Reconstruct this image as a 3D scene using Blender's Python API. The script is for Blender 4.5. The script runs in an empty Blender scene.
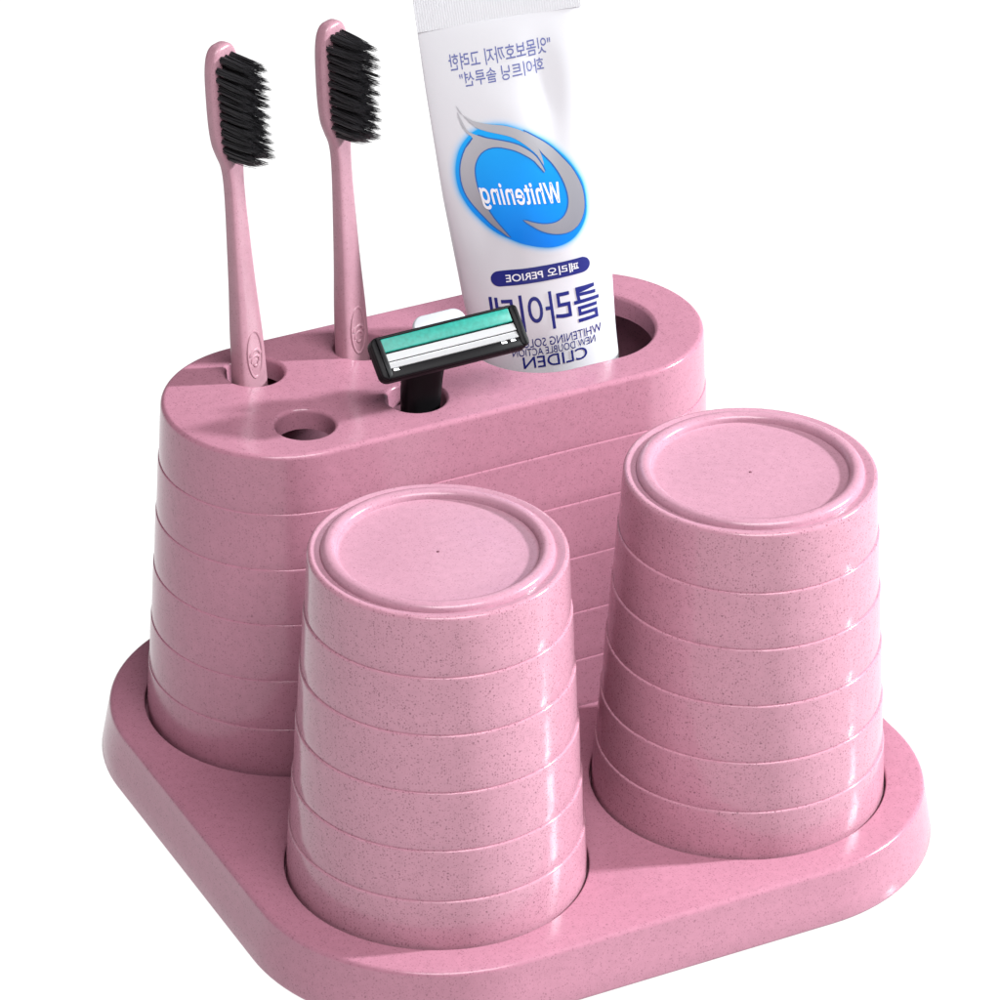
import bpy, bmesh, math, random
from mathutils import Vector, Matrix
from math import sin, cos, pi, radians as R
random.seed(7)
CM = 0.01
scene = bpy.context.scene
COL = scene.collection

# ------------------------------------------------------------------ helpers
def link(o, parent=None):
    COL.objects.link(o)
    if parent is not None:
        o.parent = parent
    return o

def obj(name, verts, faces, mat, parent=None, sharp=None, flat=()):
    """One mesh object from centimetre coordinates."""
    me = bpy.data.meshes.new(name)
    me.from_pydata([(v[0]*CM, v[1]*CM, v[2]*CM) for v in verts], [], faces)
    bm = bmesh.new(); bm.from_mesh(me)
    bmesh.ops.recalc_face_normals(bm, faces=bm.faces)
    bm.to_mesh(me); bm.free()
    return finish(name, me, mat, parent, sharp)

def obj_bm(name, bm, mat, parent=None, sharp=None, recalc=True):
    if recalc:
        bmesh.ops.recalc_face_normals(bm, faces=bm.faces)
    bmesh.ops.scale(bm, vec=(CM, CM, CM), verts=bm.verts)
    me = bpy.data.meshes.new(name)
    bm.to_mesh(me); bm.free()
    return finish(name, me, mat, parent, sharp)

def finish(name, me, mat, parent, sharp):
    if sharp is not None:
        me.polygons.foreach_set('use_smooth', [True]*len(me.polygons))
        me.set_sharp_from_angle(angle=R(sharp))
    me.materials.append(mat)
    o = bpy.data.objects.new(name, me)
    return link(o, parent)

def thing(name, label, cat, loc, group=None):
    o = bpy.data.objects.new(name, None)
    o.empty_display_size = 0.02
    link(o)
    o.location = (loc[0]*CM, loc[1]*CM, loc[2]*CM)
    return tag(o, label, cat, group)

def tag(o, label, cat, group=None):
    o['label'] = label; o['category'] = cat
    if group: o['group'] = group
    return o

class MB:
    """collects rings and faces"""
    def __init__(s): s.v = []; s.f = []
    def ring(s, pts):
        i = len(s.v); s.v += [tuple(p) for p in pts]; return list(range(i, i+len(pts)))
    def bridge(s, a, b, closed=True):
        n = len(a)
        for i in range(n if closed else n-1):
            j = (i+1) % n
            s.f.append((a[i], a[j], b[j], b[i]))
    def cap(s, a): s.f.append(tuple(a))
    def fan(s, a, p):
        i = len(s.v); s.v.append(tuple(p))
        for k in range(len(a)): s.f.append((a[k], a[(k+1) % len(a)], i))
    def loft(s, rings, cap0=True, cap1=True):
        ids = [s.ring(r) for r in rings]
        for a, b in zip(ids, ids[1:]): s.bridge(a, b)
        if cap0: s.cap(ids[0][::-1])
        if cap1: s.cap(ids[-1])
        return ids

def circ(r, z, n=160, cx=0, cy=0):
    return [(cx+r*cos(2*pi*i/n), cy+r*sin(2*pi*i/n), z) for i in range(n)]

def rrect(a, b, r, z, cx=0, cy=0, n=28, m=6):
    """rounded rectangle, half sizes a and b, corner radius r; matching point count for all sizes"""
    P = []
    for i, (sx, sy) in enumerate([(1, 1), (-1, 1), (-1, -1), (1, -1)]):
        for k in range(n+1):
            t = (i + k/n)*pi/2
            P.append((cx+sx*(a-r)+r*cos(t), cy+sy*(b-r)+r*sin(t), z))
        q0 = P[-1]; t = (i+1)*pi/2
        nx, ny = [(-1, 1), (-1, -1), (1, -1), (1, 1)][i]
        q1 = (cx+nx*(a-r)+r*cos(t), cy+ny*(b-r)+r*sin(t), z)
        for k in range(1, m):
            P.append(tuple(q0[j]+(q1[j]-q0[j])*k/m for j in range(3)))
    return P

def fill_loops(bm, loops):
    """planar region bounded by the first loop with the others as holes (lists of points)"""
    edges = []
    for L in loops:
        vs = [bm.verts.new(p) for p in L]
        for i in range(len(vs)):
            edges.append(bm.edges.new((vs[i], vs[(i+1) % len(vs)])))
    bmesh.ops.triangle_fill(bm, use_beauty=True, use_dissolve=False, edges=edges)

def add_strips(bm, rings, close_last=False):
    prev = None
    for r in rings:
        vs = [bm.verts.new(p) for p in r]
        if prev:
            n = len(vs)
            for i in range(n):
                bm.faces.new((prev[i], prev[(i+1) % n], vs[(i+1) % n], vs[i]))
        prev = vs
    if close_last:
        bm.faces.new(prev)

def weld(bm, d=1e-5):
    bmesh.ops.remove_doubles(bm, verts=bm.verts, dist=d)

def catmull(keys, s):
    """smooth interpolation of rows (s, v1, v2, ...)"""
    if s <= keys[0][0]: return keys[0][1:]
    if s >= keys[-1][0]: return keys[-1][1:]
    for i in range(len(keys)-1):
        if keys[i][0] <= s <= keys[i+1][0]:
            p1, p2 = keys[i], keys[i+1]
            p0 = keys[i-1] if i else p1
            p3 = keys[i+2] if i+2 < len(keys) else p2
            h = p2[0]-p1[0]; t = (s-p1[0])/h
            out = []
            for k in range(1, len(p1)):
                m1 = (p2[k]-p0[k])/max(p2[0]-p0[0], 1e-6)*h
                m2 = (p3[k]-p1[k])/max(p3[0]-p1[0], 1e-6)*h
                out.append((2*t**3-3*t*t+1)*p1[k]+(t**3-2*t*t+t)*m1+(-2*t**3+3*t*t)*p2[k]+(t**3-t*t)*m2)
            return out

# ------------------------------------------------------------------ materials
def new_mat(name):
    m = bpy.data.materials.new(name); m.use_nodes = True
    nt = m.node_tree; b = nt.nodes['Principled BSDF']
    return m, nt, b

def plain(name, col, rough=.4, metal=0., spec=.5, coat=0.):
    m, nt, b = new_mat(name)
    b.inputs['Base Color'].default_value = (*col, 1)
    b.inputs['Roughness'].default_value = rough
    b.inputs['Metallic'].default_value = metal
    b.inputs['Specular IOR Level'].default_value = spec
    b.inputs['Coat Weight'].default_value = coat
    return m

def pink_plastic(name, base=(.43, .192, .262), rough=.19, speck=1.0):
    """straw-fibre plastic: pink, faintly mottled, with small dark fibre specks"""
    m, nt, b = new_mat(name)
    N, L = nt.nodes.new, nt.links.new
    tc = N('ShaderNodeTexCoord')
    n1 = N('ShaderNodeTexNoise'); n1.inputs['Scale'].default_value = 420; n1.inputs['Detail'].default_value = 4
    n2 = N('ShaderNodeTexNoise'); n2.inputs['Scale'].default_value = 60; n2.inputs['Detail'].default_value = 3
    L(tc.outputs['Object'], n1.inputs['Vector']); L(tc.outputs['Object'], n2.inputs['Vector'])
    r1 = N('ShaderNodeValToRGB')
    d = [c*.93 for c in base]; l = [min(1, c*1.05) for c in base]
    r1.color_ramp.elements[0].position = .3; r1.color_ramp.elements[0].color = (*d, 1)
    r1.color_ramp.elements[1].position = .7; r1.color_ramp.elements[1].color = (*l, 1)
    mixn = N('ShaderNodeMix'); mixn.data_type = 'FLOAT'; mixn.inputs[0].default_value = .3
    L(n1.outputs[0], mixn.inputs[2]); L(n2.outputs[0], mixn.inputs[3])
    L(mixn.outputs[0], r1.inputs[0])
    cur = r1.outputs[0]
    for scale, rad, keep, amt, colr in ((850, .16, .84, .66, (.10, .035, .055)), (1400, .24, .60, .55, (.14, .05, .08)), (2100, .27, .5, .40, (.18, .07, .10))):
        # warp a little so that the flecks are not round
        nz = N('ShaderNodeTexNoise'); nz.inputs['Scale'].default_value = scale*1.3; nz.inputs['Detail'].default_value = 1
        L(tc.outputs['Object'], nz.inputs['Vector'])
        sc = N('ShaderNodeVectorMath'); sc.operation = 'SCALE'; sc.inputs['Scale'].default_value = .5/scale
        L(nz.outputs['Color'], sc.inputs[0])
        ad = N('ShaderNodeVectorMath'); ad.operation = 'ADD'
        L(tc.outputs['Object'], ad.inputs[0]); L(sc.outputs[0], ad.inputs[1])
        vo = N('ShaderNodeTexVoronoi'); vo.inputs['Scale'].default_value = scale; vo.inputs['Randomness'].default_value = 1
        L(ad.outputs[0], vo.inputs['Vector'])
        sm = N('ShaderNodeMapRange'); sm.interpolation_type = 'SMOOTHSTEP'
        sm.inputs['From Min'].default_value = rad; sm.inputs['From Max'].default_value = rad*1.5
        sm.inputs['To Min'].default_value = 1; sm.inputs['To Max'].default_value = 0
        L(vo.outputs['Distance'], sm.inputs['Value'])
        sep = N('ShaderNodeSeparateColor'); L(vo.outputs['Color'], sep.inputs[0])
        gt = N('ShaderNodeMath'); gt.operation = 'GREATER_THAN'; gt.inputs[1].default_value = keep
        L(sep.outputs[0], gt.inputs[0])
        mu = N('ShaderNodeMath'); mu.operation = 'MULTIPLY'; L(sm.outputs[0], mu.inputs[0]); L(gt.outputs[0], mu.inputs[1])
        m3 = N('ShaderNodeMath'); m3.operation = 'MULTIPLY'; m3.inputs[1].default_value = amt*speck; L(mu.outputs[0], m3.inputs[0])
        mx = N('ShaderNodeMix'); mx.data_type = 'RGBA'
        L(m3.outputs[0], mx.inputs[0]); L(cur, mx.inputs[6]); mx.inputs[7].default_value = (*colr, 1)
        cur = mx.outputs[2]
    L(cur, b.inputs['Base Color'])
    b.inputs['Roughness'].default_value = rough
    b.inputs['Specular IOR Level'].default_value = .38
    bp = N('ShaderNodeBump'); bp.inputs['Strength'].default_value = .06; bp.inputs['Distance'].default_value = .0004
    L(n1.outputs[0], bp.inputs['Height']); L(bp.outputs[0], b.inputs['Normal'])
    return m

M = {}
M['pink'] = pink_plastic('pink_straw_plastic', speck=.66)
M['cup'] = pink_plastic('pink_speckled_plastic', base=(.488, .243, .314), rough=.15, speck=.9)
M['cup_base'] = pink_plastic('lit_top_cup_plastic', base=(.478, .250, .325), rough=.2, speck=.4)  # same plastic as the cup wall, painted paler and less specked as lit top
M['brush'] = pink_plastic('pink_brush_plastic', (.39, .21, .258), .3, .4)
M['nub'] = plain('dark_moulding_point', (.16, .05, .08), .5)
M['bristle'] = plain('charcoal_bristle', (.034, .033, .037), .40)
M['black'] = plain('black_razor_plastic', (.006, .0055, .0065), .45, spec=.12)
M['blade'] = plain('razor_steel', (.86, .87, .88), .38, .85)
M['white'] = plain('white_plastic', (.44, .455, .48), .35)
M['tube'] = plain('white_tube_laminate', (.70, .712, .745), .22)
M['crimp'] = plain('pale_tube_seal', (.72, .74, .77), .3)
M['navy'] = plain('navy_print', (.012, .02, .19), .35)
M['slate'] = plain('slate_blue_print', (.13, .155, .40), .4)
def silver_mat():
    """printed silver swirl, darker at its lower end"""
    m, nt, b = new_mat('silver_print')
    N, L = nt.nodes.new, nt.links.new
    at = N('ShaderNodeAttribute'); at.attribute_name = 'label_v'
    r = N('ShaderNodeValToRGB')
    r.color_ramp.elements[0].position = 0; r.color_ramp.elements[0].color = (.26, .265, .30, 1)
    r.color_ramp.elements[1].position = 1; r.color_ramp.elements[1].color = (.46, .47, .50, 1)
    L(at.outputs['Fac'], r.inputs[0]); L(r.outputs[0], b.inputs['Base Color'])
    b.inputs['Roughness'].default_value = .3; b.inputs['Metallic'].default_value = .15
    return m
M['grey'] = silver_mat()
M['ink'] = plain('white_print', (.86, .88, .92), .35)
M['deep'] = plain('deep_blue_print', (.004, .13, .46), .35)

def strip_mat():
    m, nt, b = new_mat('teal_lubricating_strip')
    N, L = nt.nodes.new, nt.links.new
    tc = N('ShaderNodeTexCoord'); n = N('ShaderNodeTexNoise'); n.inputs['Scale'].default_value = 900; n.inputs['Detail'].default_value = 3
    L(tc.outputs['Object'], n.inputs['Vector'])
    r = N('ShaderNodeValToRGB')
    r.color_ramp.elements[0].position = .35; r.color_ramp.elements[0].color = (.005, .21, .165, 1)
    r.color_ramp.elements[1].position = .7; r.color_ramp.elements[1].color = (.008, .27, .215, 1)
    L(n.outputs[0], r.inputs[0]); L(r.outputs[0], b.inputs['Base Color']); b.inputs['Roughness'].default_value = .45
    return m
M['teal'] = strip_mat()

def blue_mat():
    """printed blue, a gradient across the emblem laid out in the label's own coordinates"""
    m, nt, b = new_mat('bright_blue_print')
    N, L = nt.nodes.new, nt.links.new
    at = N('ShaderNodeAttribute'); at.attribute_name = 'label_v'
    r = N('ShaderNodeValToRGB')
    r.color_ramp.elements[0].position = 0; r.color_ramp.elements[0].color = (.0, .21, .82, 1)
    r.color_ramp.elements[1].position = 1; r.color_ramp.elements[1].color = (.005, .40, .92, 1)
    L(at.outputs['Fac'], r.inputs[0]); L(r.outputs[0], b.inputs['Base Color']); b.inputs['Roughness'].default_value = .35; b.inputs['Specular IOR Level'].default_value = .25
    return m
M['blue'] = blue_mat()
def glow_mat():
    """soft printed fade from blue to the white of the tube"""
    m, nt, b = new_mat('fading_blue_print')
    N, L = nt.nodes.new, nt.links.new
    at = N('ShaderNodeAttribute'); at.attribute_name = 'label_v'
    r = N('ShaderNodeValToRGB')
    r.color_ramp.elements[0].position = 0; r.color_ramp.elements[0].color = (.70, .712, .745, 1)
    r.color_ramp.elements[1].position = 1; r.color_ramp.elements[1].color = (.02, .44, .88, 1)
    L(at.outputs['Fac'], r.inputs[0]); L(r.outputs[0], b.inputs['Base Color']); b.inputs['Roughness'].default_value = .22
    return m
M['glow'] = glow_mat()

# ------------------------------------------------------------------ dimensions (cm), from the photograph
TH = 1.6435                       # tray thickness
TX, TY, TA, TB, TR = -.0134, 4.5146, 9.697, 9.607, 5.10
D = 4.5795                        # the two cups stand at x = -D and +D
REC = .5                          # depth of the recesses in the tray
HX, HY, HH = -.17, 8.975, 9.582   # holder centre and height above the tray
ZT = TH+HH                        # level of the holder's top
BANDS = [.178, .350, .523, .700, .855]
YAW, PITCH, ROLL, F = .479615, .533420, .012267, 4.721015
CAM = Vector((-50.66983, -91.99554, 73.48339))
CR = Vector((cos(YAW), -sin(YAW), 0)); CF = Vector((sin(YAW), cos(YAW), 0)); UP = Vector((0, 0, 1))

def blender_font(name):
    """a font that ships with Blender; None (the built-in font) if it is not there"""
    try:
        import os
        d = bpy.utils.system_resource('DATAFILES', path='fonts')
        p = os.path.join(d, name) if d else ''
        return bpy.data.fonts.load(p) if p and os.path.exists(p) else None
    except Exception:
        return None
SANS = blender_font('Inter.woff2')
# ------------------------------------------------------------------ light levels
GROUND_GLOW, KEY, FILL, WORLD = 1.0, 50.0, 36.5, .10
KEY_DIR, FILL_DIR = (9, 29), (-70, 59)
EMB_BLUE = [(-1.147, 6.559), (-1.341, 6.397), (-1.522, 6.182), (-1.653, 5.913), (-1.741, 5.589), (-1.769, 5.261), (-1.738, 4.929), (-1.65, 4.642), (-1.519, 4.351), (-1.343, 4.08), (-1.123, 3.802), (-0.893, 3.591), (-0.656, 3.422), (-0.375, 3.251), (-0.085, 3.125), (0.209, 3.024), (0.511, 2.962), (0.802, 2.965), (1.06, 3.04), (1.259, 3.174), (1.421, 3.362), (1.531, 3.565), (1.593, 3.783), (1.621, 4.06), (1.622, 4.345), (1.58, 4.642), (1.493, 4.903), (1.372, 5.171), (1.209, 5.447), (1.02, 5.687), (0.829, 5.905), (0.613, 6.098), (0.396, 6.27), (0.156, 6.429), (-0.086, 6.563), (-0.291, 6.652), (-0.587, 6.703), (-0.849, 6.682)]
EMB_LEFT = [(-1.171, 6.387), (-1.401, 6.125), (-1.552, 5.812), (-1.625, 5.536), (-1.645, 5.208), (-1.597, 4.875), (-1.487, 4.586), (-1.332, 4.315), (-1.171, 4.08), (-0.989, 3.836), (-0.78, 3.625), (-0.571, 3.41), (-0.764, 3.741), (-0.939, 4.043), (-1.07, 4.339), (-1.177, 4.655), (-1.251, 4.99), (-1.265, 5.319), (-1.237, 5.549), (-1.162, 5.751), (-1.018, 5.942), (-0.808, 6.054), (-0.569, 6.066), (-0.34, 5.998), (-0.094, 5.889), (0.144, 5.718), (0.376, 5.499), (0.609, 5.118), (0.57, 5.312), (0.436, 5.616), (0.248, 5.837), (0.013, 6.027), (-0.231, 6.151), (-0.52, 6.257), (-0.809, 6.354), (-1.011, 6.45), (-1.249, 6.595), (-1.35, 6.791), (-1.482, 7.222), (-1.443, 6.894), (-1.366, 6.678), (-1.28, 6.529)]
EMB_SWOOSH = [(-1.498, 7.408), (-1.422, 7.192), (-1.312, 7.064), (-1.12, 6.902), (-0.917, 6.815), (-0.627, 6.727), (-0.333, 6.659), (-0.087, 6.559), (0.156, 6.424), (0.326, 6.237), (0.45, 6.029), (0.547, 5.779), (0.601, 5.537), (0.608, 5.327), (0.482, 5.63), (0.298, 5.883), (0.07, 6.123), (-0.167, 6.301), (-0.412, 6.41), (-0.659, 6.503), (-0.862, 6.591), (-1.042, 6.694), (-1.189, 6.864), (-1.315, 7.041)]
EMB_RIGHT = [(0.197, 6.408), (0.472, 6.186), (0.706, 5.977), (0.936, 5.72), (1.139, 5.426), (1.323, 5.137), (1.459, 4.819), (1.55, 4.486), (1.576, 4.17), (1.542, 3.848), (1.443, 3.593), (1.29, 3.402), (1.072, 3.297), (0.824, 3.29), (0.565, 3.351), (0.316, 3.474), (0.077, 3.66), (-0.155, 3.888), (0.093, 3.774), (0.344, 3.679), (0.605, 3.643), (0.811, 3.68), (0.983, 3.793), (1.101, 3.999), (1.148, 4.245), (1.128, 4.532), (1.058, 4.831), (0.944, 5.137), (0.803, 5.401), (0.62, 5.672), (0.48, 5.931), (0.362, 6.184)]
# ------------------------------------------------------------------ white ground, with an added glow that drowns its shadows
def glowing_ground():
    m, nt, b = new_mat('glowing_white_ground')
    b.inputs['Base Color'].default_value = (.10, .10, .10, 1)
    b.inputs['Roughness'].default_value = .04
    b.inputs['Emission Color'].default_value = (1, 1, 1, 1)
    b.inputs['Emission Strength'].default_value = GROUND_GLOW
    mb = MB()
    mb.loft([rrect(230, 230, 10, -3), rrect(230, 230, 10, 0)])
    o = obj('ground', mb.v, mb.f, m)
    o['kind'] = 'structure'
glowing_ground()

# ------------------------------------------------------------------ tray
def make_tray():
    bm = bmesh.new()
    A, B, r = TA, TB, TR
    fl = .14
    out = []
    for k in range(9):                                     # rounded upper edge
        t = k/8*pi/2
        q = fl*(1-sin(t))
        out.append(rrect(A-q, B-q, r-q, TH-fl*(1-cos(t))))
    out = out[::-1]
    top = out[-1] if False else None
    ring_top = rrect(A-fl, B-fl, r-fl, TH)
    strips = [rrect(A-fl+fl*sin(t), B-fl+fl*sin(t), r-fl+fl*sin(t), TH-fl+fl*cos(t)) for t in [k/8*pi/2 for k in range(9)]]
    g = .247
    strips += [rrect(A+g*s, B+g*s, r+g*s, (TH-fl)*(1-s)+.16*s) for s in (.33, .66, 1)]
    strips += [rrect(A+g-.14*(1-cos(t)), B+g-.14*(1-cos(t)), r+g-.14*(1-cos(t)), .16-.14*sin(t)) for t in [k/4*pi/2 for k in range(1, 5)]]
    add_strips(bm, strips, close_last=True)
    holes = []
    def recess(fn):
        ff = .05
        rings = [fn(ff*(1-sin(t)), TH-ff*(1-cos(t))) for t in [k/4*pi/2 for k in range(5)]]
        rings += [fn(0, TH-REC+.0)]
        holes.append(rings[0]); add_strips(bm, rings, close_last=True)
    G = .065
    for sx in (-1, 1):
        recess(lambda o, z, sx=sx: circ(4.0+G*.6+o, z, 160, sx*D-TX, -TY))
    recess(lambda o, z: rrect(8.53+G*.6+o, 4.003+G*.6+o, 4.002+G*.6+o, z, HX-TX, HY-TY, 48))
    fill_loops(bm, [strips[0]]+holes)
    weld(bm)
    o = obj_bm('tray', bm, M['pink'], None, 40)
    o.location = (TX*CM, TY*CM, 0)
    tag(o, 'pink speckled square tray with rounded corners under the cups and holder', 'tray')
make_tray()

# ------------------------------------------------------------------ cups
def make_cup(label):
    root = thing('cup', label, 'cup', (0, 0, 0), 'upside-down pink cups on the tray')
    H = 9.623; R0 = 3.355; R1 = 3.985; LED = .046
    slope = (R1-R0-5*LED)/H
    zs = [H*(1-f) for f in BANDS]
    prof = []
    fl = .11
    for k in range(7):
        t = k/6*pi/2
        prof.append((R0-fl+fl*sin(t), H-fl+fl*cos(t)))
    r = R0
    zprev = H-fl
    base = R0
    for i, z in enumerate(zs+[-REC+.012]):
        def rad(zz): return base+slope*(H-zz)+LED*i
        for s in (.25, .5, .75):
            zz = zprev+(z-zprev)*s
            prof.append((rad(zz), zz))
        if i < 5:
            rr = rad(z)
            prof += [(rr, z+.05), (rr-.003, z+.03), (rr-.008, z+.012), (rr-.006, z-.004), (rr+.011, z-.004), (rr+.030, z-.012), (rr+.042, z-.032), (rr+.046, z-.07)]
            zprev = z-.07
        else:
            prof.append((rad(z+.05), z+.05)); prof.append((rad(z)-.04, z))
    rb = prof[-1][0]
    inner = [(rb-.12, -REC+.012), (rb-.20, -REC+.06), (R0-.05, H-.55), (R0-.35, H-.30), (1.5, H-.28)]
    mb = MB()
    ids = [mb.ring(circ(a, z)) for a, z in prof+inner]
    for a, b in zip(ids, ids[1:]): mb.bridge(a, b)
    mb.cap(ids[-1])
    obj('wall', mb.v, mb.f, M['cup'], root, 38)
    # turned-up base: shoulder, raised foot ring, shallow disc
    bp = [(R0-fl, H), (3.18, H-.012), (3.08, H-.04), (3.03, H-.055)]
    for k in range(0, 11):
        t = k/10*pi
        bp.append((2.80+.21*cos(t), H-.06+.20*sin(t)**.8))
    bp += [(2.56, H-.075), (2.50, H-.085), (1.6, H-.09), (.8, H-.09), (.2, H-.09)]
    mb = MB()
    ids = [mb.ring(circ(a, z)) for a, z in bp]
    for a, b in zip(ids, ids[1:]): mb.bridge(a, b)
    mb.fan(ids[-1], (0, 0, H-.09))
    base_o = obj('base', mb.v, mb.f, M['cup_base'], root, 50)
    mb = MB()
    ids = [mb.ring(circ(.045*cos(k/4*pi/2), H-.092+.02*sin(k/4*pi/2), 16)) for k in range(4)]
    for a, b in zip(ids, ids[1:]): mb.bridge(a, b)
    mb.cap(ids[-1])
    obj('moulding_point', mb.v, mb.f, M['nub'], base_o, 60)
    return root

def copy_tree(o, parent=None):
    c = o.copy(); COL.objects.link(c)
    if parent is not None: c.parent = parent
    for ch in list(o.children): copy_tree(ch, c)
    return c

cup = make_cup('pink ribbed cup upside down, the nearer one in front of the toothbrushes')
cup.location = (-D*CM, 0, TH*CM)
cup.rotation_euler.z = R(0)
cup2 = copy_tree(cup)
cup2['label'] = 'pink ribbed cup upside down at the right, in front of the toothpaste'
cup2.location = (D*CM, 0, TH*CM)
cup2.rotation_euler.z = R(137)

# ------------------------------------------------------------------ holder
H_HOLES = [(-4.88, 10.6), (-1.60, 10.65), (-4.87, 7.38), (-1.56, 7.38)]
HR = .80
SLOT = (3.66, 8.98, 2.70, 1.98)
def make_holder():
    z0 = TH-REC
    root = thing('holder', 'pink banded oblong holder with round holes and a wide slot on top', 'holder', (HX, HY, TH))
    H = HH; L0, r0 = 7.91, 3.202; L1, r1 = 8.50, 3.97; LED = .027
    fl = .14; NN = 48
    def ring(q, z, dl=0):          # q from 0 (top) to 1 (tray): both half sizes grow together
        L = L0+(L1-L0-5*LED)*q+dl; r = r0+(r1-r0-5*LED)*q+dl
        return rrect(L, r, r-.001, z, 0, 0, NN)
    rings = []
    for k in range(9):
        t = k/8*pi/2
        rings.append(ring(0, H-fl+fl*cos(t), -fl+fl*sin(t)))
    zs = [H*(1-f) for f in BANDS]
    zprev = H-fl
    for i, z in enumerate(zs+[-REC+.012]):
        for s in (.25, .5, .75):
            zz = zprev+(z-zprev)*s
            rings.append(ring((H-zz)/H, zz, LED*i))
        if i < 5:
            q = (H-z)/H
            for dr, dz in ((0, .05), (-.002, .03), (-.004, .012), (-.003, -.004), (.008, -.004), (.018, -.012), (.025, -.032), (.027, -.07)):
                rings.append(ring(q, z+dz, LED*i+dr))
            zprev = z-.07
        else:
            rings.append(ring(1, z, LED*i-.03))
    rings.append(ring(1, -REC+.012, LED*5-.3))
    rings.append(ring(1, -REC+.1, LED*5-.33))
    rings.append(ring(0, H-.75, -.28))
    mb = MB(); ids = [mb.ring(r) for r in rings]
    for a, b in zip(ids, ids[1:]): mb.bridge(a, b)
    obj('body', mb.v, mb.f, M['pink'], root, 38)
    # top plate with its holes
    bm = bmesh.new()
    hf = .12; T = .60
    holes_t, holes_b = [], []
    def hole(fn):
        rr = [fn(hf*(1-sin(t)), H-hf*(1-cos(t))) for t in [k/6*pi/2 for k in range(7)]]
        rr += [fn(-.01, H-T*.5), fn(-.02, H-T)]
        holes_t.append(rr[0]); holes_b.append(rr[-1]); add_strips(bm, rr)
    for hx, hy in H_HOLES:
        hole(lambda o, z, hx=hx, hy=hy: circ(HR+o, z, 72, hx-HX, hy-HY))
    sx, sy, sl, sr = SLOT
    hole(lambda o, z: rrect(sl+o, sr+o, sr+o-.001, z, sx-HX, sy-HY, 40))
    fill_loops(bm, [rings[0]]+holes_t)
    fill_loops(bm, [ring(0, H-T, -.30)]+holes_b)
    weld(bm)
    obj_bm('top_plate', bm, M['pink'], root, 40)
make_holder()

# ------------------------------------------------------------------ toothbrushes
PHI = R(38)
def brush_frame(base, lean, phi):
    A = (UP-CR*lean).normalized()
    B = CR*cos(phi)-CF*sin(phi); B = (B-A*B.dot(A)).normalized()
    C = A.cross(B)
    m = Matrix((B, C, A)).transposed().to_4x4()
    m.translation = Vector(base)*CM
    return m

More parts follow.
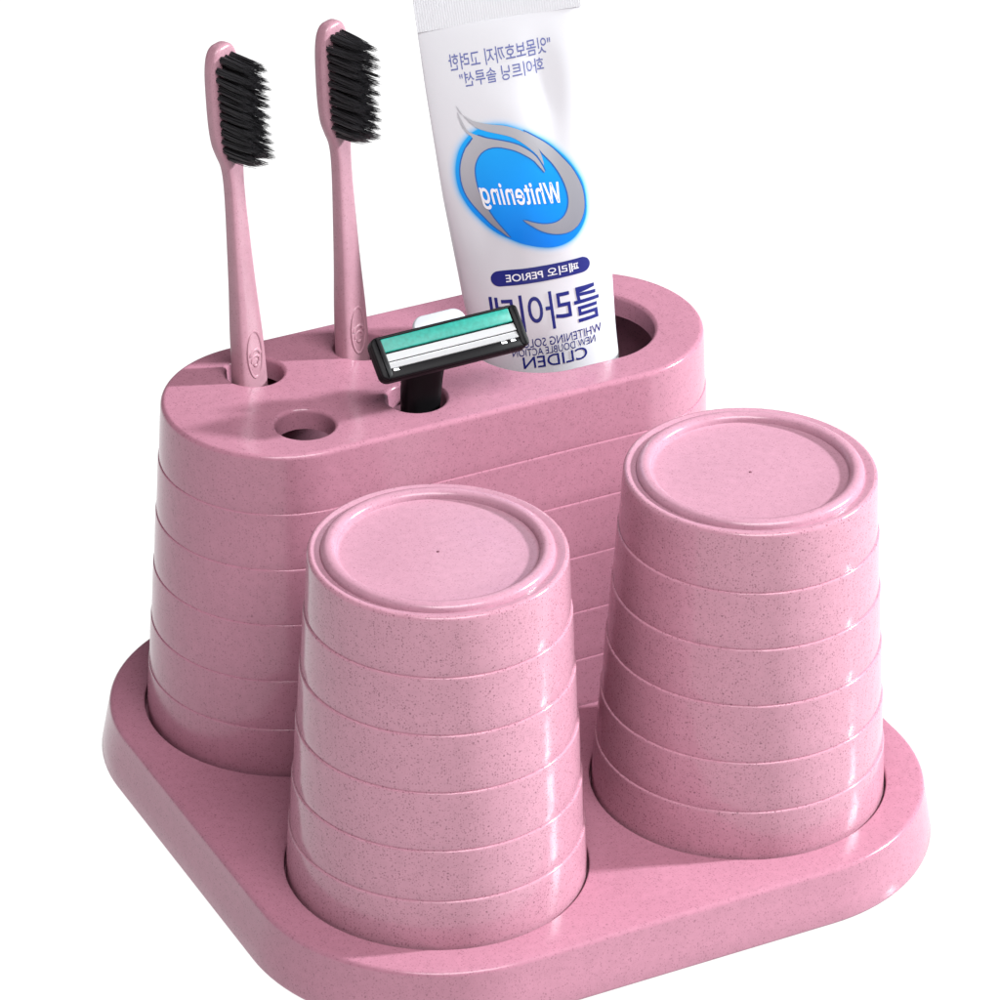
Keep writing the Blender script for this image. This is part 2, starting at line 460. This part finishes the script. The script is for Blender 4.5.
HKEYS = [  # s, back offset, width, thickness
 (-9.85, 0, .55, .34), (-9.7, 0, .80, .46), (-9.3, 0, .92, .52), (-5, 0, 1.02, .56), (-1, 0, 1.08, .57), (0, 0, 1.06, .56), (1.3, 0, .99, .53),
 (2.7, 0, .82, .46), (4.1, 0, .69, .41), (5.2, 0, .60, .38), (5.95, 0, .60, .37), (6.4, -.01, .70, .38), (6.75, -.05, .92, .40), (7.1, -.09, 1.08, .42),
 (7.7, -.11, 1.16, .43), (8.7, -.11, 1.15, .43), (9.2, -.11, 1.08, .43), (9.5, -.11, .94, .43), (9.68, -.11, .76, .40), (9.79, -.11, .52, .34), (9.83, -.11, .28, .22)]
def make_brush(label, seed):
    rnd = random.Random(seed)
    root = bpy.data.objects.new('toothbrush', None); root.empty_display_size = .02; link(root)
    tag(root, label, 'toothbrush', 'pink toothbrushes in the holder')
    mb = MB(); rings = []
    ss = []
    s = HKEYS[0][0]
    while s < HKEYS[-1][0]:
        ss.append(s); s += .12 if s < 9.2 and s > -9.3 else .05
    ss.append(HKEYS[-1][0])
    for s in ss:
        off, w, t = catmull(HKEYS, s)
        pts = []
        for i in range(40):
            a = 2*pi*i/40; c, d = cos(a), sin(a)
            e = 2/3.6
            x = t/2*math.copysign(abs(c)**e, c); y = w/2*math.copysign(abs(d)**e, d)
            pts.append((x+off, y, s))
        rings.append(pts)
    mb.loft(rings)
    h = obj('handle', mb.v, mb.f, M['brush'], root, 50)
    # embossed oval with a swirl on the grip
    def face_x(s):
        off, w, t = catmull(HKEYS, s); return off+t/2
    eb = MB()
    NS = 40
    outer = [(.30*cos(2*pi*i/NS), .70+.72*sin(2*pi*i/NS)) for i in range(NS)]
    def lifted(pts, d): return [(face_x(min(max(v, -.2), 1.6))+d-.0*abs(u), u, v) for u, v in pts]
    ra = eb.ring(lifted([(u*1.1, .70+(v-.70)*1.05) for u, v in outer], -.03))
    rb_ = eb.ring(lifted(outer, .018))
    rc = eb.ring(lifted([(u*.86, .70+(v-.70)*.93) for u, v in outer], .018))
    rd = eb.ring(lifted([(u*.80, .70+(v-.70)*.90) for u, v in outer], .001))
    eb.bridge(ra, rb_); eb.bridge(rb_, rc); eb.bridge(rc, rd)
    def arc(cu, cv, rad, a0, a1, wd):
        P = []
        for k in range(15):
            a = a0+(a1-a0)*k/14
            P.append((cu+rad*cos(a), cv+rad*.9*sin(a), a))
        prev = None
        for u, v, a in P:
            x = face_x(v); q = []
            for j in range(7):
                tt = j/6*pi
                q.append((x-.004+wd*.55*sin(tt), u+wd*cos(tt)*cos(a), v+wd*cos(tt)*sin(a)*.9))
            r_ = eb.ring(q)
            if prev: eb.bridge(prev, r_, closed=False)
            prev = r_
    arc(.0, .66, .19, R(0), R(165), .06)
    arc(.0, .52, .15, R(-25), R(190), .05)
    arc(.01, .42, .08, R(-190), R(40), .045)
    obj('grip_emblem', eb.v, eb.f, M['brush'], h, 50)
    # bristles
    bb = MB()
    rows = 12
    for i in range(rows):
        s = 6.70+i*(9.50-6.70)/(rows-1)
        ncol = 3 if i in (0, rows-1) else 4
        for j in range(ncol):
            c0 = (j-(ncol-1)/2)*.235
            if i == rows-1: c0 *= .8
            off, w, t = catmull(HKEYS, s)
            x0 = off+t/2-.03
            tl = 1.17+.03*sin(i*2.1+j)+rnd.uniform(-.03, .03)
            if i == 0: tl += .02
            dirs = -.06+rnd.uniform(-.035, .035)+(.10 if i == 0 else 0)-(.05 if i == rows-1 else 0)
            dirc = rnd.uniform(-.04, .04)
            ts, tc_ = s+tl*dirs, c0+tl*dirc
            for k in range(46):
                a = rnd.uniform(0, 2*pi); q = .092*math.sqrt(rnd.random())
                ds, dc = q*cos(a), q*sin(a)
                ln = tl*(1-.17*(q/.092)**2-.05*rnd.random())
                fl = rnd.uniform(.65, 1.30)
                es, ec = ts+ds*fl+rnd.gauss(0, .012), tc_+dc*fl+rnd.gauss(0, .012)
                sag = rnd.uniform(-.04, .02)
                prev = None
                for m_ in range(5):
                    f_ = m_/4
                    cx = x0+ln*f_; cy = c0+dc+(ec-c0-dc)*f_; cz = s+ds+(es-s-ds)*f_+sag*f_*(1-f_)*4
                    rr = .0115*(1-.85*max(0, (f_-.45)/.55)) if m_ < 4 else .0015
                    r_ = bb.ring([(cx, cy+rr*cos(b), cz+rr*sin(b)) for b in (.3, 2.4, 4.5)])
                    if prev: bb.bridge(prev, r_)
                    prev = r_
    obj('bristles', bb.v, bb.f, M['bristle'], root, 180)
    return root

b1 = make_brush('pink toothbrush with black bristles in the hole nearest the left end of the holder', 3)
b1.matrix_world = brush_frame((-5.07, 10.50, ZT), .055, PHI)
b2 = make_brush('pink toothbrush with black bristles standing behind the razor, its head higher in the photo', 11)
b2.matrix_world = brush_frame((-1.97, 10.52, ZT), .046, PHI)

# ------------------------------------------------------------------ razor
def make_razor():
    P = Vector((-1.07, 6.50, 13.17))
    root = thing('razor', 'black disposable razor with teal strip standing in a holder hole before the toothpaste', 'razor', P)
    tilt = R(48); roll = R(.8)
    Lx = Vector((cos(roll), 0, sin(roll)))
    Fn = Vector((0, -cos(tilt), sin(tilt))); Fn = (Fn-Lx*Fn.dot(Lx)).normalized()
    U = Fn.cross(Lx)
    def w(u, v, f): return Lx*u+U*v+Fn*f
    def slab(mb, u0, u1, v0, v1, f0, f1, r=.06, bev=.03, n=5):
        a, b = (u1-u0)/2, (v1-v0)/2; cu, cv = (u0+u1)/2, (v0+v1)/2
        rings = []
        for ins, f in ((bev, f0), (0, f0+bev), (0, f1-bev), (bev*.35, f1-bev*.3), (bev, f1)):
            rr = rrect(a-ins, b-ins, max(r-ins, .005), 0, cu, cv, n, 2)
            rings.append([w(x, y, f) for x, y, _ in rr])
        mb.loft(rings)
    mb = MB()
    slab(mb, -2.14, 2.22, -.62, .62, -.26, .04, .22, .05)          # back shell
    slab(mb, -2.14, -1.82, -.60, .60, .0, .16, .18, .05)           # end blocks
    slab(mb, 1.97, 2.22, -.60, .60, .0, .16, .13, .05)
    slab(mb, -1.95, 2.05, -.60, -.33, .0, .13, .06, .04)           # guard bar
    slab(mb, -1.95, 2.05, .53, .61, .0, .12, .03, .02)             # rim above the strip
    for k in range(15):
        u = -1.75+k*.255
        slab(mb, u, u+.13, -.36, -.26, .0, .10, .02, .015, 2)
    head = obj('cartridge', mb.v, mb.f, M['black'], root, 35)
    mb = MB(); slab(mb, -1.84, 1.96, .14, .53, .02, .135, .03, .03)
    obj('lubricating_strip', mb.v, mb.f, M['teal'], head, 35)
    def blade(v0, v1, f):
        mb = MB()
        pts = [(v0, f+.055), (v0+.012, f+.075), (v1, f+.03), (v1, f-.01), (v0, f+.045)]
        rings = [[w(u, y, z) for y, z in pts] for u in (-1.85, -.6, .7, 1.97)]
        mb.loft(rings)
        return obj('blade', mb.v, mb.f, M['blade'], head, 20)
    blade(-.12, .10, .06); blade(-.33, -.14, .06)
    for u0, u1 in ((-1.78, -1.62), (1.42, 1.58), (1.70, 1.84)):
        mb = MB(); slab(mb, u0, u1, -.42, -.345, .08, .148, .015, .012, 2)
        obj('blade_tab', mb.v, mb.f, M['blade'], head, 35)
    # white spacer fin behind the head
    mb = MB(); slab(mb, -.74, .82, .25, .96, -.20, -.06, .345, .05, 10)
    obj('spacer', mb.v, mb.f, M['white'], root, 40)
    # neck and handle
    mb = MB(); rings = []
    keys = [(-12.0, 0, 0.75, .9, .62), (-11.6, 0, .75, 1.0, .7), (-6, -.15, .85, .95, .72), (-2.6, -.40, .80, 1.0, .72), (-1.9, -.42, .75, 1.08, .72),
            (-1.2, -.41, .68, 1.12, .70), (-.55, -.36, .52, 1.16, .62), (-.15, -.28, .30, 1.25, .5), (.05, -.22, .12, 1.3, .40)]
    z = -12.0
    while z < .051:
        x, y, ww, tt = catmull(keys, z)
        rr = []
        for i in range(32):
            a = 2*pi*i/32; c, d = cos(a), sin(a); e = 2/3.4
            rr.append((x+ww/2*math.copysign(abs(c)**e, c), y+tt/2*math.copysign(abs(d)**e, d), z))
        rings.append(rr); z += .12 if z > -2.8 else .4
    mb.loft(rings)
    obj('handle', mb.v, mb.f, M['black'], root, 50)
make_razor()

# ------------------------------------------------------------------ toothpaste tube
PSI, AL, BE = R(6.5), R(8), R(2)
W0 = CR*cos(PSI)+CF*sin(PSI); N0 = CR*sin(PSI)-CF*cos(PSI)
AX = UP*cos(AL)-W0*sin(AL); WX = W0*cos(AL)+UP*sin(AL)
NX = N0*cos(BE)+AX*sin(BE); AX = AX*cos(BE)-N0*sin(BE)
T0 = Vector((3.15, 8.93, ZT))
VT = 9.6
TUBE_B = .80
def lerp_keys(k, v):
    if v <= k[0][0]: return k[0][1]
    for (a, b), (c, d) in zip(k, k[1:]):
        if v <= c: return b+(d-b)*(v-a)/(c-a)
    return k[-1][1]
AK = [(-6.6, 1.6), (-3, 1.9), (0, 1.98), (1.6, 2.08), (4.7, 2.2), (8, 2.22), (9.6, 2.2)]
def tube_ab(v):
    t = min(max(v/VT, 0), 1)
    return lerp_keys(AK, v), TUBE_B*(1-t)**.85+.07+(.0 if v > 0 else -.02*v)
def tube_dent(u, v):
    """shallow hollows left by squeezing"""
    e = math.exp
    f = min(1, max(0, (VT-v)/1.2))
    return f*(-.10*e(-((u-.95)/.45)**2-((v-7.2)/1.7)**2)-.06*e(-((u+1.25)/.35)**2-((v-4.2)/1.5)**2)
              -.05*e(-((u+.2-.25*v+1.2)/.30)**2-((v-2.9)/.8)**2)+.015*sin(2.1*v+1.3*u)*e(-(u/1.6)**2))
def tube_pt(u, v, h=0):
    a, b = tube_ab(v)
    q = max(0, 1-(u/a)**2)
    return (u, v, b*q**.6+h+tube_dent(u, v))            # local: across, along, out of the front

def make_tube():
    root = bpy.data.objects.new('toothpaste_tube', None); root.empty_display_size = .02; link(root)
    tag(root, 'white toothpaste tube with blue oval emblem and mirrored lettering in the slot', 'toothpaste')
    mw = Matrix((WX, AX, NX)).transposed().to_4x4(); mw.translation = T0*CM
    root.matrix_world = mw
    mb = MB(); rings = []
    n = 112
    vs = [-6.6+.25*k for k in range(65)]; vs = [v for v in vs if v < VT-.02]+[VT-.15, VT-.05, VT]
    vs = sorted(set(vs))
    for v in vs:
        a, b = tube_ab(v)
        pts = []
        for i in range(n):
            t = 2*pi*i/n
            c, s_ = cos(t), sin(t)
            pts.append((a*c, v, b*math.copysign(abs(s_)**1.2, s_)+(tube_dent(a*c, v) if s_ > 0 else 0)))
        rings.append(pts)
    mb.loft(rings, cap0=False, cap1=True)
    body = obj('tube_body', mb.v, mb.f, M['tube'], root, 60)
    # crimped seal with fine ribs
    mb = MB(); rings = []
    nr = 260
    for v, th_, inset in ((VT-.03, .06, 0), (VT+.06, .062, 0), (VT+.80, .058, 0), (VT+.92, .055, .05), (VT+.98, .05, .16)):
        fr, bk = [], []
        for i in range(nr+1):
            u = -2.2+inset+(4.4-2*inset)*i/nr
            rib = .007*sin(i*pi/2+.4) if v > VT+.02 else 0
            fr.append((u, v, th_+rib)); bk.append((u, v, -th_+rib))
        rings.append(fr+bk[::-1])
    mb.loft(rings)
    obj('crimped_seal', mb.v, mb.f, M['crimp'], root, 25)
    # shoulder and cap, down in the slot
    mb = MB(); rings = []
    a, b = tube_ab(-6.6)
    for v, f, rr in ((-6.6, 0, 0), (-6.9, .25, .0), (-7.2, .7, 0), (-7.5, 1, 0), (-8.0, 1, 0)):
        pts = []
        for i in range(64):
            t = 2*pi*i/64
            e = (a*cos(t), b*math.copysign(abs(sin(t))**1.2, sin(t))); c = (.8*cos(t), .8*sin(t))
            pts.append((e[0]+(c[0]-e[0])*f, v, e[1]+(c[1]-e[1])*f))
        rings.append(pts)
    mb.loft(rings, cap0=False)
    obj('shoulder', mb.v, mb.f, M['tube'], root, 50)
    mb = MB()
    mb.loft([[(r*cos(2*pi*i/48), v, r*sin(2*pi*i/48)) for i in range(48)] for r, v in ((1.0, -7.6), (1.08, -7.66), (1.0, -9.7), (.94, -9.76))])
    obj('cap', mb.v, mb.f, M['white'], root, 40)

    # ---- printing: flat outlines cut into narrow strips and laid on the tube's front
    def wrap(bm, h):
        xs = [v.co.x for v in bm.verts]; ys = [v.co.y for v in bm.verts]
        for axis, lo, hi, st in ((0, min(xs), max(xs), .08), (1, min(ys), max(ys), .25)):
            p = math.floor(lo/st)*st+st
            while p < hi:
                g = bm.verts[:]+bm.edges[:]+bm.faces[:]
                co = (p, 0, 0) if axis == 0 else (0, p, 0); no = (1, 0, 0) if axis == 0 else (0, 1, 0)
                bmesh.ops.bisect_plane(bm, geom=g, plane_co=co, plane_no=no, dist=1e-6)
                p += st
        for v in bm.verts:
            v.co = tube_pt(v.co.x, v.co.y, h)
        for f in bm.faces:
            f.normal_update()
            if f.normal.z < 0: f.normal_flip()
    def finish_print(name, bm, h, mat, parent, attr=None):
        vals = None
        wrap(bm, h)
        if attr:
            vals = [attr(v.co.x, v.co.y) for v in bm.verts]
        bm.verts.index_update()
        o = obj_bm(name, bm, mat, parent, 180, recalc=False)
        if attr:
            at = o.data.attributes.new('label_v', 'FLOAT', 'POINT')
            at.data.foreach_set('value', vals)
        return o
    def poly(name, pts, h, mat, parent, attr=None):
        bm = bmesh.new(); fill_loops(bm, [[(x, y, 0) for x, y in pts]])
        return finish_print(name, bm, h, mat, parent, attr)
    def smooth(pts, n=4):
        out = []; m = len(pts)
        for i in range(m):
            p0, p1, p2, p3 = pts[i-1], pts[i], pts[(i+1) % m], pts[(i+2) % m]
            for k in range(n):
                t = k/n
                out.append(tuple(.5*((2*p1[j])+(-p0[j]+p2[j])*t+(2*p0[j]-5*p1[j]+4*p2[j]-p3[j])*t*t+(-p0[j]+3*p1[j]-3*p2[j]+p3[j])*t**3) for j in (0, 1)))
        return out
    def text(name, s, u0, u1, v0, v1, h, mat, parent, slope=0., skew=0., bold=0., taper=0., font=None, space=1.):
        cu = bpy.data.curves.new(name, 'FONT'); cu.body = s; cu.size = 1; cu.offset = bold; cu.font = font or cu.font; cu.resolution_u = 5; cu.space_character = space
        to = bpy.data.objects.new(name, cu); COL.objects.link(to)
        dg = bpy.context.evaluated_depsgraph_get(); dg.update()
        me = bpy.data.meshes.new_from_object(to.evaluated_get(dg))
        COL.objects.unlink(to); bpy.data.objects.remove(to); bpy.data.curves.remove(cu)
        bm = bmesh.new(); bm.from_mesh(me); bpy.data.meshes.remove(me)
        xs = [v.co.x for v in bm.verts]; ys = [v.co.y for v in bm.verts]
        x0, x1, y0, y1 = min(xs), max(xs), min(ys), max(ys)
        for v in bm.verts:
            a = (v.co.x-x0)/(x1-x0); b = (v.co.y-y0)/(y1-y0)
            u = u1-(u1-u0)*a                         # the photograph shows the lettering mirrored
            hh = (v1-v0)*(1-taper*a)
            v.co = (u-skew*(b-.5)*(v1-v0), v0+b*hh+slope*(u-(u0+u1)/2), 0)
        return finish_print(name, bm, h, mat, parent)
    # emblem
    cxm = sum(p[0] for p in EMB_BLUE)/len(EMB_BLUE); cym = sum(p[1] for p in EMB_BLUE)/len(EMB_BLUE)
    S = smooth(EMB_BLUE, 3)
    # fading rim: rings of growing size
    bm = bmesh.new(); prev = None; tvals = {}
    def grow(k):
        out = []
        m = len(S)
        for i, (x, y) in enumerate(S):
            tx = S[(i+1) % m][0]-S[i-1][0]; ty = S[(i+1) % m][1]-S[i-1][1]; l = math.hypot(tx, ty) or 1
            out.append((x-ty/l*k, y+tx/l*k))
        return out
    area = sum(S[i-1][0]*S[i][1]-S[i][0]*S[i-1][1] for i in range(len(S)))
    sg = -1 if area > 0 else 1
    lay = bm.verts.layers.float.new('label_v')
    for k, val in ((-.06, 1.0), (0, .95), (.035, .66), (.075, .40), (.115, .20), (.16, .07), (.21, .015), (.25, 0)):
        vs_ = []
        for x, y in grow(k*sg):
            v_ = bm.verts.new((x, y, 0)); v_[lay] = val; vs_.append(v_)
        if prev:
            for i in range(len(vs_)):
                bm.faces.new((prev[i], prev[(i+1) % len(vs_)], vs_[(i+1) % len(vs_)], vs_[i]))
        prev = vs_
    for v in bm.verts: v.co = tube_pt(v.co.x, v.co.y, .003+.007*v[lay])
    for f in bm.faces:
        f.normal_update()
        if f.normal.z < 0: f.normal_flip()
    emb = poly('emblem', S, .016, M['blue'], root, lambda u, v: min(1, max(0, (v-3.1)/3.7)))
    obj_bm('fading_rim', bm, M['glow'], emb, 180, recalc=False)
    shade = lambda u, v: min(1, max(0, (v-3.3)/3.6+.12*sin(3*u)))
    def outset(pts, k):
        pts = smooth(pts, 2); m = len(pts)
        ar = sum(pts[i-1][0]*pts[i][1]-pts[i][0]*pts[i-1][1] for i in range(m)); s_ = 1 if ar > 0 else -1
        out = []
        for i in range(m):
            tx = pts[(i+1) % m][0]-pts[i-1][0]; ty = pts[(i+1) % m][1]-pts[i-1][1]; l = math.hypot(tx, ty) or 1
            out.append((pts[i][0]+s_*ty/l*k, pts[i][1]-s_*tx/l*k))
        return out
    for E_, sel in ((EMB_LEFT, slice(0, 36)), (EMB_RIGHT, slice(0, None))):
        try:
            poly('dark_edge', outset(E_[sel], .035), .020, M['deep'], emb)
        except Exception:
            pass
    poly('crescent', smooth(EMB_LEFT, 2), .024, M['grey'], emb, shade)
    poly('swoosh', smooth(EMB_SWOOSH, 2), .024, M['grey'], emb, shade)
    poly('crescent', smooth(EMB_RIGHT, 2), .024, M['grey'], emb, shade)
    text('lettering', 'Whitening', -1.19, .97, 4.16, 4.96, .036, M['ink'], emb, slope=-.15, skew=.10, bold=.016, font=SANS, space=1.05)
    # brand panel
    def pill(u0, u1, v0, v1):
        r = (v1-v0)/2; cy = (v0+v1)/2
        P = [(u1-r+r*cos(t), cy+r*sin(t)) for t in [(-.5+k/16)*pi for k in range(17)]]
        P += [(u0+r+r*cos(t), cy+r*sin(t)) for t in [(.5+k/16)*pi for k in range(17)]]
        return P
    pn = poly('brand_panel', pill(-1.26, 1.48, 2.02, 2.47), .012, M['navy'], root)
    text('lettering', '\ud398\ub9ac\uc624 PERIOE', -.86, 1.16, 2.11, 2.38, .022, M['ink'], pn, bold=.012)
    # lettering straight on the tube
    text('lettering', '"\uc787\ubab8\ubcf4\ud638\uae4c\uc9c0 \uace0\ub824\ud55c', -1.50, 1.26, 8.40, 8.87, .012, M['slate'], root, slope=.03, bold=.004)
    text('lettering', '\ud654\uc774\ud2b8\ub2dd \uc194\ub8e8\uc158"', -1.28, 1.00, 7.89, 8.31, .012, M['slate'], root, slope=.02, bold=.004)
    text('lettering', '\ud074\ub77c\uc774\ub374', -1.42, 1.60, .60, 1.70, .012, M['navy'], root, slope=-.02, bold=.010)
    text('lettering', 'WHITENING SOLUTION', -1.30, 1.56, .14, .39, .012, M['navy'], root)
    text('lettering', 'NEW DOUBLE ACTION', -.98, 1.34, -.11, .11, .012, M['navy'], root)
    text('lettering', 'CLIDEN', -.73, 1.06, -.50, -.14, .012, M['navy'], root, bold=.006)
make_tube()

# ------------------------------------------------------------------ camera
cd = bpy.data.cameras.new('camera'); cam = bpy.data.objects.new('camera', cd); COL.objects.link(cam)
cd.sensor_width = 36; cd.lens = F*36; cd.clip_start = .05; cd.clip_end = 50
fw = Vector((sin(YAW)*cos(PITCH), cos(YAW)*cos(PITCH), -sin(PITCH)))
rt = CR.copy(); up = rt.cross(fw)
rt, up = rt*cos(ROLL)+up*sin(ROLL), up*cos(ROLL)-rt*sin(ROLL)
m = Matrix((rt, up, -fw)).transposed().to_4x4(); m.translation = CAM*CM
cam.matrix_world = m
scene.camera = cam

# ------------------------------------------------------------------ light
def area(name, direction, dist, sx, sy, power, col=(1, 1, 1), target=(0, 4, 6)):
    l = bpy.data.lights.new(name, 'AREA'); l.shape = 'RECTANGLE'; l.size = sx; l.size_y = sy
    l.energy = power; l.color = col
    o = bpy.data.objects.new(name, l); COL.objects.link(o)
    d = Vector(direction).normalized()
    o.location = Vector(target)*CM+d*dist
    o.rotation_euler = d.to_track_quat('Z', 'Y').to_euler()
    return o
def dirv(az_deg, el_deg):
    """azimuth measured from the camera's right, positive towards the back of the scene"""
    a, e = R(az_deg), R(el_deg)
    return (CR*cos(a)+CF*sin(a))*cos(e)+UP*sin(e)
area('key_lamp', dirv(*KEY_DIR), 1.6, .08, .15, KEY, (.94, .99, 1))
area('fill_softbox', dirv(*FILL_DIR), 1.8, 1.2, .9, FILL, (1, .98, .985))

w = bpy.data.worlds.new('World'); scene.world = w; w.use_nodes = True
bg = w.node_tree.nodes['Background']
bg.inputs['Color'].default_value = (1, .86, .88, 1); bg.inputs['Strength'].default_value = WORLD
vs = scene.view_settings
vs.view_transform = 'Standard'; vs.look = 'None'; vs.exposure = 0; vs.gamma = 1; vs.use_curve_mapping = False
scene.render.film_transparent = False
